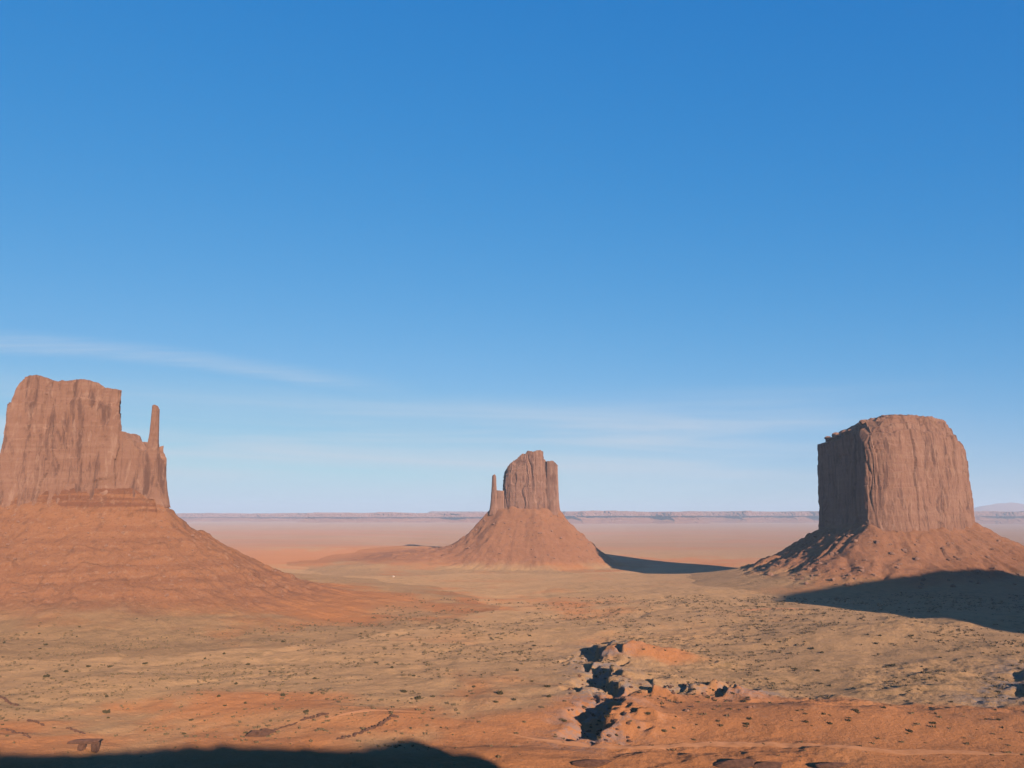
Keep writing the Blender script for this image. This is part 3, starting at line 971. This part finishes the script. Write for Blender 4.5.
def road(pix, width, seed):
    pts = np.array([ground_hit(*p)[:2] for p in pix])
    for _ in range(3):
        q_ = pts
        pts = np.vstack([q_[:1], np.stack([0.75 * q_[:-1] + 0.25 * q_[1:], 0.25 * q_[:-1] + 0.75 * q_[1:]], 1).reshape(-1, 2), q_[-1:]])
    seg = np.hypot(*np.diff(pts, axis=0).T); s = np.concatenate([[0], np.cumsum(seg)])
    t = np.arange(0, s[-1], 2.0)
    c = np.column_stack([np.interp(t, s, pts[:, 0]), np.interp(t, s, pts[:, 1])])
    tg = np.gradient(c, axis=0); tg /= np.linalg.norm(tg, axis=1)[:, None]
    nrm = np.column_stack([-tg[:, 1], tg[:, 0]])
    k = 9
    V = []
    for a in np.linspace(-1, 1, k):
        w = width / 2 * a * (1 + 0.3 * fbm(t / 14, 0.1, 0, seed, 3)) * sstep(0, 40, np.minimum(t, t[-1] - t) + 1)
        xy = c + nrm * w[:, None]
        lift = 0.22 if abs(a) < 0.99 else -0.5
        V.append(np.column_stack([xy, total(xy[:, 0], xy[:, 1]) + lift]))
    n = len(t)
    V = np.vstack(V)
    i = np.arange(k - 1)[:, None] * n; j = np.arange(n - 1)[None, :]
    q = np.stack([(i + j).ravel(), (i + j + 1).ravel(), (i + n + j + 1).ravel(), (i + n + j).ravel()], 1)[:, ::-1]
    return mesh_obj('dirt_road', V, q, M_ROAD, smooth=True)


tag(road([(505, 733), (540, 740), (580, 745), (630, 748), (680, 745), (730, 744), (790, 746), (860, 749), (940, 752), (1040, 755)], 9, 1), 'graded dirt road along the near flat', kind='structure')
tag(road([(735, 611), (760, 609), (790, 608.5), (815, 610)], 16, 2), 'pale dirt road below the shadowed skirt', kind='structure')
tag(road([(318, 722), (350, 713), (385, 710), (425, 713)], 9, 3), 'dirt track over the near swell', kind='structure')


# ------------------------------------------------------------------ rocks
def boulder_mesh(name, seed, mat, squash=0.7, sub=2):
    import bmesh
    bm = bmesh.new()
    bmesh.ops.create_icosphere(bm, subdivisions=sub, radius=1.0)
    V = np.array([v.co[:] for v in bm.verts])
    k = np.random.default_rng(seed)
    for _ in range(9):                                      # knock flat faces off it
        d = k.normal(size=3); d /= np.linalg.norm(d)
        lim = k.uniform(0.5, 0.85)
        pr = V @ d
        V = V - np.outer(np.maximum(pr - lim, 0), d)
    V[:, 2] *= squash
    V *= 1 + 0.08 * fbm(V[:, 0] * 2, V[:, 1] * 2, V[:, 2] * 2, seed, 2)[:, None]
    for v, c_ in zip(bm.verts, V):
        v.co = c_
    me = bpy.data.meshes.new(name)
    bm.to_mesh(me); bm.free()
    me.materials.append(mat)
    return me


D_MESH = [boulder_mesh('outcrop', s, M_LEDGE_SHADE, sq) for s, sq in ((11, .6), (12, .5), (13, .7))]
B_MESH = [boulder_mesh('boulder', s, M_BOULDER, sq) for s, sq in ((1, .75), (2, .6), (3, .85), (4, .55), (5, .7))]


def put(name, me, x, y, size, label, cat, group=None, sx=1.0, sy=1.0, sz=1.0, rot=None, sink=0.25, z=None):
    o = bpy.data.objects.new(name, me)
    gz = float(total(x, y)[0]) if z is None else z
    o.location = (x, y, gz + size * sz * (0.5 - sink) * 0.8)
    o.rotation_euler = (0, 0, random.uniform(0, 6.28) if rot is None else rot)
    o.scale = (size * sx, size * sy, size * sz)
    tag(o, label, cat, group)
    col.objects.link(o)
    return o


def ledge(pix, thick, depth, label, group=None, seed=1, cat='ledge'):
    """a broken outcrop line: blocks of one bed lying end to end along the ground"""
    a = ground_hit(*pix[0]); b = ground_hit(*pix[1])
    L = math.hypot(b[0] - a[0], b[1] - a[1])
    k = np.random.default_rng(seed)
    ang = math.atan2(b[1] - a[1], b[0] - a[0])
    Vs, Fs, off, t = [], [], 0, 0.0
    while t < L:
        w = k.uniform(0.7, 2.6)
        src = D_MESH[int(k.integers(3))]
        v = np.array([q.co[:] for q in src.vertices])
        f = np.array([list(p.vertices) for p in src.polygons])
        v = v * [w, depth * 0.28 * k.uniform(.6, 1.3), thick * 0.75 * k.uniform(.5, 1.2)]
        rz = ang + k.uniform(-.35, .35)
        c, s_ = math.cos(rz), math.sin(rz)
        cx = a[0] + (b[0] - a[0]) * t / L + k.normal(0, .5); cy = a[1] + (b[1] - a[1]) * t / L + k.normal(0, .5)
        X = v[:, 0] * c - v[:, 1] * s_ + cx; Y = v[:, 0] * s_ + v[:, 1] * c + cy
        Vs.append(np.column_stack([X, Y, v[:, 2] + float(total(cx, cy)[0]) + 0.1 * thick])); Fs.append(f + off)
        off += len(v); t += w * k.uniform(0.7, 1.15)
    ox, oy = (a[0] + b[0]) / 2, (a[1] + b[1]) / 2
    o = mesh_obj('rock_ledge', np.vstack(Vs), np.vstack(Fs), M_LEDGE_SHADE, origin=(ox, oy, float(total(ox, oy)[0])))
    return tag(o, label, cat, group)


G = 'low broken rock ledges in the near sand'
ledge([(0, 697), (17, 706)], 2.2, 3.0, 'short thin rock ledge slanting down from the left edge', G, 1)
ledge([(28, 720), (44, 726)], 1.8, 2.6, 'narrow shade-toned ledge just below the ledge at the left edge', G, 2)
ledge([(68, 728), (84, 734)], 1.6, 2.4, 'small slanting ledge above the overhanging slab', G, 3)
ledge([(5, 729), (30, 738)], 1.2, 2.0, 'flat worn ledge lowest at the left corner', G, 4)
ledge([(303, 720), (330, 714)], 2.6, 3.2, 'curved shade-toned ledge leading up from the rock hollow', G, 5)
ledge([(275, 730), (300, 722)], 1.4, 2.4, 'thin broken ledge beside the big shade-toned outcrop', G, 6)
ledge([(340, 739), (368, 730)], 2.2, 3.0, 'stony ledge climbing from the shadow edge', G, 7)
ledge([(368, 730), (390, 719)], 2.8, 3.6, 'upper end of the stony ledge capped by a block', G, 8)


def rock_with_opening():
    """a table slab resting on two rock legs, light showing through between them"""
    p = ground_hit(88, 751)
    if p is None: return
    o = (p[0], p[1], p[2] - 0.6)
    root = empty('overhanging_rock', o)
    tag(root, 'dark overhanging slab on two stubs with light between, at the shadow edge', 'rock')
    def block(nm, cx, cy, cz, sx, sy, sz, seed):
        me = boulder_mesh(nm, seed, M_LEDGE_SHADE, 1.0, 3)
        V = np.array([v.co[:] for v in me.vertices])
        V = np.sign(V) * np.abs(V) ** 0.45 * [sx, sy, sz] + [cx, cy, cz]
        for v, c_ in zip(me.vertices, V): v.co = c_
        b = bpy.data.objects.new(nm, me); b.parent = root; col.objects.link(b)
    block('slab', -2.0, 0, 5.0, 7.8, 3.2, 0.95, 21)
    block('leg', -3.6, 0.4, 2.2, 1.3, 2.6, 2.6, 22)
    block('leg', 3.4, 0.2, 2.2, 1.7, 2.6, 2.7, 23)


rock_with_opening()
for (px, py, sz, lab) in [(258, 736, 5.4, 'large shade-toned rock outcrop at the end of the curved ledge'), (394, 717, 2.6, 'square block at the head of the stony ledge'),
                          (267, 733, 4.2, 'smaller shade-toned rock touching the large outcrop')]:
    h_ = ground_hit(px, py)
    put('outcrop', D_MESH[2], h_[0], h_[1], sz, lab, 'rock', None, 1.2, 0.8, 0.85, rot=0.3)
for px, py, sz, lab in [(592, 765, 7, 'shade-toned outcrop below the road at the lower middle'), (735, 765, 8, 'wide shade-toned outcrop below the road, left of a lower one'),
                        (765, 767, 7, 'low outcrop on the bottom edge beside the wide one'), (832, 767, 6, 'isolated outcrop on the bottom edge toward the right')]:
    h_ = ground_hit(px, py)
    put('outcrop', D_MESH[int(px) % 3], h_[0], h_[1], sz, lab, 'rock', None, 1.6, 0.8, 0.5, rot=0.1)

h_ = ground_hit(393.5, 577)
put('pale_boulder', boulder_mesh('pale_boulder', 9, M_PALE, 0.9), h_[0], h_[1], 2.4, 'tiny bright pale boulder on the plain left of the middle butte', 'boulder')

# loose blocks in the wash
cand = []
for _ in range(75):
    px = random.choice((random.uniform(566, 632), random.uniform(566, 632), random.uniform(632, 755)))
    cand.append((px, random.uniform(668, 744) if px < 632 else random.uniform(682, 712)))
for (px, py), h_ in zip(cand, ground_hits(cand)):
    if h_ is None: continue
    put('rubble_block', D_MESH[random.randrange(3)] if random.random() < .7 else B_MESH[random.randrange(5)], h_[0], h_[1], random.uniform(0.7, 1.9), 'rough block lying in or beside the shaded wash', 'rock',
        'loose blocks about the wash', z=h_[2])

# fallen blocks on the skirts
GB = 'fallen boulders on the skirt of the domed butte'
cand = [(random.uniform(748, 1020), random.uniform(528, 592)) for _ in range(420)]
cnt = 0
for (px, py), h_ in zip(cand, ground_hits(cand)):
    if cnt >= 150: break
    if h_ is None or not (1150 < h_[1] < 2100): continue
    t_ = float(talus(np.array([h_[0]]), np.array([h_[1]]), 'm')[0])
    if t_ < 6 or t_ > 93: continue
    if px > 880 and random.random() < 0.45: continue
    s_ = random.choice((1.6, 2.0, 2.6, 3.4, 4.6)) * random.uniform(0.8, 1.15)
    put('fallen_boulder', B_MESH[random.randrange(5)], h_[0], h_[1], s_, 'angular fallen boulder on the rubble slope under the domed butte', 'boulder', GB, sx=1.2, z=h_[2])
    cnt += 1
GC = 'loose blocks along the left edge of the domed crown'
for i in range(22):
    t_ = (i + random.random()) / 22
    Yb = 1775 - 230 * t_
    xb = (820.5 + 44 * t_ - 512) / F * Yb + random.uniform(2, 12)
    sz = random.uniform(4.5, 10.0)
    zb = float(m_top(np.array([xb]), np.array([Yb]))[0])
    put('crown_block', B_MESH[random.randrange(5)], xb, Yb, sz, 'sunlit block perched on the left edge of the domed crown', 'boulder', GC, sx=1.2, z=zb - 2.0)
GE = 'fallen boulders on the cone of the middle butte'
cand = [(random.uniform(462, 476), random.uniform(524, 534)) for _ in range(14)] + [(random.uniform(450, 600), random.uniform(512, 560)) for _ in range(60)]
for (px, py), h_ in zip(cand, ground_hits(cand)):
    if h_ is None or not (2100 < h_[1] < 2800): continue
    put('fallen_boulder', B_MESH[random.randrange(5)], h_[0], h_[1], random.uniform(2.2, 5.2), 'fallen boulder on the red cone under the middle butte', 'boulder', GE, z=h_[2])
GW = 'fallen boulders on the skirt of the left butte'
cand = [(random.uniform(2, 290), random.uniform(498, 600)) for _ in range(90)]
for (px, py), h_ in zip(cand, ground_hits(cand)):
    if h_ is None or not (750 < h_[1] < 1300): continue
    put('fallen_boulder', B_MESH[random.randrange(5)], h_[0], h_[1], random.uniform(1.0, 2.8), 'fallen boulder on the banded skirt under the left butte', 'boulder', GW, z=h_[2])


# ------------------------------------------------------------------ bushes
def bush_mesh(name, seed, mat, leaves=110, flat=0.75):
    k = np.random.default_rng(seed)
    c = k.normal(size=(leaves, 3)); c /= np.linalg.norm(c, axis=1)[:, None]
    lob = 0.75 + 0.35 * fbm(c[:, 0] * 1.7, c[:, 1] * 1.7, c[:, 2] * 1.7, seed, 2)
    rad = k.uniform(0.45, 1.0, leaves) * lob
    c = c * rad[:, None]
    c[:, 2] = np.abs(c[:, 2]) * flat
    a = k.normal(size=(leaves, 3)); a /= np.linalg.norm(a, axis=1)[:, None]
    b = np.cross(a, k.normal(size=(leaves, 3))); b /= np.linalg.norm(b, axis=1)[:, None]
    s = k.uniform(0.12, 0.24, leaves)[:, None]
    V = np.stack([c - a * s - b * s * .6, c + a * s - b * s * .6, c + a * s + b * s * .6, c - a * s + b * s * .6], 1).reshape(-1, 3)
    F_ = np.arange(leaves * 4).reshape(-1, 4)
    # a few woody stems from the root
    sv, sf = [], []
    for i in range(6):
        an = i * 1.05 + seed
        d = np.array([math.cos(an) * .5, math.sin(an) * .5, .55])
        w = np.array([-math.sin(an), math.cos(an), 0]) * 0.03
        o_ = len(V) + len(sv)
        sv += [-w, w, d + w * .4, d - w * .4, [0, 0, -.04], [0, 0, .04], d + [0, 0, .02], d - [0, 0, .02]]
        sf += [[o_, o_ + 1, o_ + 2, o_ + 3], [o_ + 4, o_ + 5, o_ + 6, o_ + 7]]
    me_o = mesh_obj(name, np.vstack([V, np.array([list(v) for v in sv])]), np.vstack([F_, np.array(sf)]), mat)
    me = me_o.data
    bpy.data.objects.remove(me_o)
    return me


JUN = [bush_mesh('juniper_shrub', s, M_JUNIPER, 130, 0.95) for s in (1, 2, 3)]
SAG = [bush_mesh('sagebrush', s, M_SAGE, 90, 0.7) for s in (4, 5, 6)]


def bush(h_, size, kind, label, group):
    if h_ is None: return False
    me = random.choice(JUN if kind == 'j' else SAG)
    o = bpy.data.objects.new('juniper_shrub' if kind == 'j' else 'sagebrush', me)
    o.location = (h_[0], h_[1], h_[2] - 0.1)
    o.rotation_euler = (0, 0, random.uniform(0, 6.28))
    s_ = size / 2
    o.scale = (s_ * random.uniform(.9, 1.25), s_ * random.uniform(.85, 1.15), s_ * random.uniform(.8, 1.1))
    tag(o, label, 'shrub', group)
    col.objects.link(o)
    return True


SP = [(404, 692), (418, 699), (433, 697), (392, 668), (414, 676), (474, 687), (500, 694), (517, 671), (315, 679), (283, 696), (312, 694), (306, 712), (88, 667), (46, 677), (66, 672),
      (4, 643), (40, 649), (46, 645), (145, 664), (110, 667), (106, 713), (283, 642), (224, 654), (205, 659), (248, 665), (236, 684), (270, 672), (548, 687), (549, 697), (530, 636), (578, 618),
      (535, 646), (697, 646), (760, 640), (812, 649), (822, 653), (876, 644), (880, 636), (912, 636), (795, 669), (818, 671), (830, 686), (856, 711), (884, 708), (972, 657), (893, 666)]
LJ = 'dark green juniper bush dotting the open sand, casting a small shadow'
for h_ in ground_hits(SP):
    bush(h_, random.uniform(3.0, 5.0), 'j', LJ, 'dark juniper bushes on the valley floor')
cand = []
for _ in range(60):
    px = random.choice((random.gauss(598, 14), random.gauss(598, 14), random.uniform(630, 760)))
    cand.append((px, random.uniform(660, 742) if px < 630 else random.gauss(696, 7)))
for h_ in ground_hits(cand):
    bush(h_, random.uniform(1.4, 3.0), 'j', 'dark juniper bush crowded into the shaded wash or along its branch', 'juniper bushes in the wash')
cand = []
while len(cand) < 70:
    px = random.uniform(0, 1023); py = 615 + 125 * random.random() ** 0.8
    if (py > 735 and px < 520) or 560 < px < 625: continue
    cand.append((px, py))
for h_ in ground_hits(cand):
    bush(h_, random.uniform(1.8, 3.8), 'j', LJ, 'dark juniper bushes on the valley floor')
cand = []
while len(cand) < 190:
    px = random.uniform(0, 1023); py = 618 + 128 * random.random()
    if py > 738 and px < 520: continue
    if px < 520 and py > 700 and random.random() < 0.6: continue
    cand.append((px, py))
for h_ in ground_hits(cand):
    bush(h_, random.uniform(1.3, 3.4), 's', 'low grey green sagebrush clump in the sand', 'grey sagebrush clumps on the valley floor')


def ground_cover():
    """the countless small tufts"""
    N = 24000
    k = np.random.default_rng(77)
    Y = 420 + (1250 - 420) * k.random(N) ** 0.85
    X = (k.random(N) * 1.28 - 0.64) * Y
    sc = scrub_at(X, Y)
    cl_ = noise(X / 18, Y / 18, 0, 301) * 0.6 + noise(X / 60, Y / 60, 0, 302) * 0.6
    keep = (k.random(N) < 0.15 + sc * 0.85) & (cl_ > 0.56)
    X, Y = X[keep], Y[keep]
    t = np.zeros(len(X))
    for kk in ('w', 'm'):
        a, b, c, d = BB[kk]
        m = (X > a) & (X < b) & (Y > c) & (Y < d)
        t[m] = np.maximum(t[m], talus(X[m], Y[m], kk))
    X, Y = X[t < 6], Y[t < 6]
    n = len(X)
    Z = total(X, Y)
    S = (0.25 + 0.9 * k.random(n) ** 2) * (1 + Y / 1500)
    V, Fc = [], []
    base = 0
    for j in range(5):
        a = k.uniform(0, 2 * math.pi, n); tilt = k.uniform(0.2, 1.0, n)
        ox = k.normal(0, 0.4, n) * S; oy = k.normal(0, 0.4, n) * S
        dx, dy = np.cos(a), np.sin(a)
        w = S * 0.45
        p0 = np.column_stack([X + ox - dx * w, Y + oy - dy * w, Z - 0.05])
        p1 = np.column_stack([X + ox + dx * w, Y + oy + dy * w, Z - 0.05])
        p2 = np.column_stack([X + ox - dy * S * .4 * tilt + dx * w * .5, Y + oy + dx * S * .4 * tilt + dy * w * .5, Z + S * .75])
        p3 = np.column_stack([X + ox - dy * S * .5 * tilt - dx * w * .6, Y + oy + dx * S * .5 * tilt - dy * w * .6, Z + S * .65])
        V.append(np.stack([p0, p1, p2, p3], 1).reshape(-1, 3))
    V = np.vstack(V)
    o = mesh_obj('ground_cover', V, np.arange(len(V)).reshape(-1, 4), M_SAGE)
    tag(o, 'sparse low brush and dry grass tufts over the valley floor', 'ground cover', kind='stuff')


ground_cover()

# ------------------------------------------------------------------ the air
def haze():
    x0, x1, y0, y1, z0, z1 = -38000, 38000, -38000, 38500, -45, 560
    V = np.array([(x, y, z) for x in (x0, x1) for y in (y0, y1) for z in (z0, z1)], float)
    q = np.array([[0, 1, 3, 2], [4, 6, 7, 5], [0, 4, 5, 1], [2, 3, 7, 6], [0, 2, 6, 4], [1, 5, 7, 3]])
    m = bpy.data.materials.new('air')
    m.use_nodes = True
    t = m.node_tree
    t.nodes.clear()
    o_ = t.nodes.new('ShaderNodeOutputMaterial')
    v = t.nodes.new('ShaderNodeVolumePrincipled')
    v.inputs['Color'].default_value = (0.63, 0.74, 0.90, 1)
    v.inputs['Density'].default_value = 3.7e-5
    v.inputs['Anisotropy'].default_value = 0.0
    t.links.new(v.outputs[0], o_.inputs['Volume'])
    o = mesh_obj('haze', V, q, m)
    tag(o, 'thin blue haze over the far plain', kind='stuff')


haze()
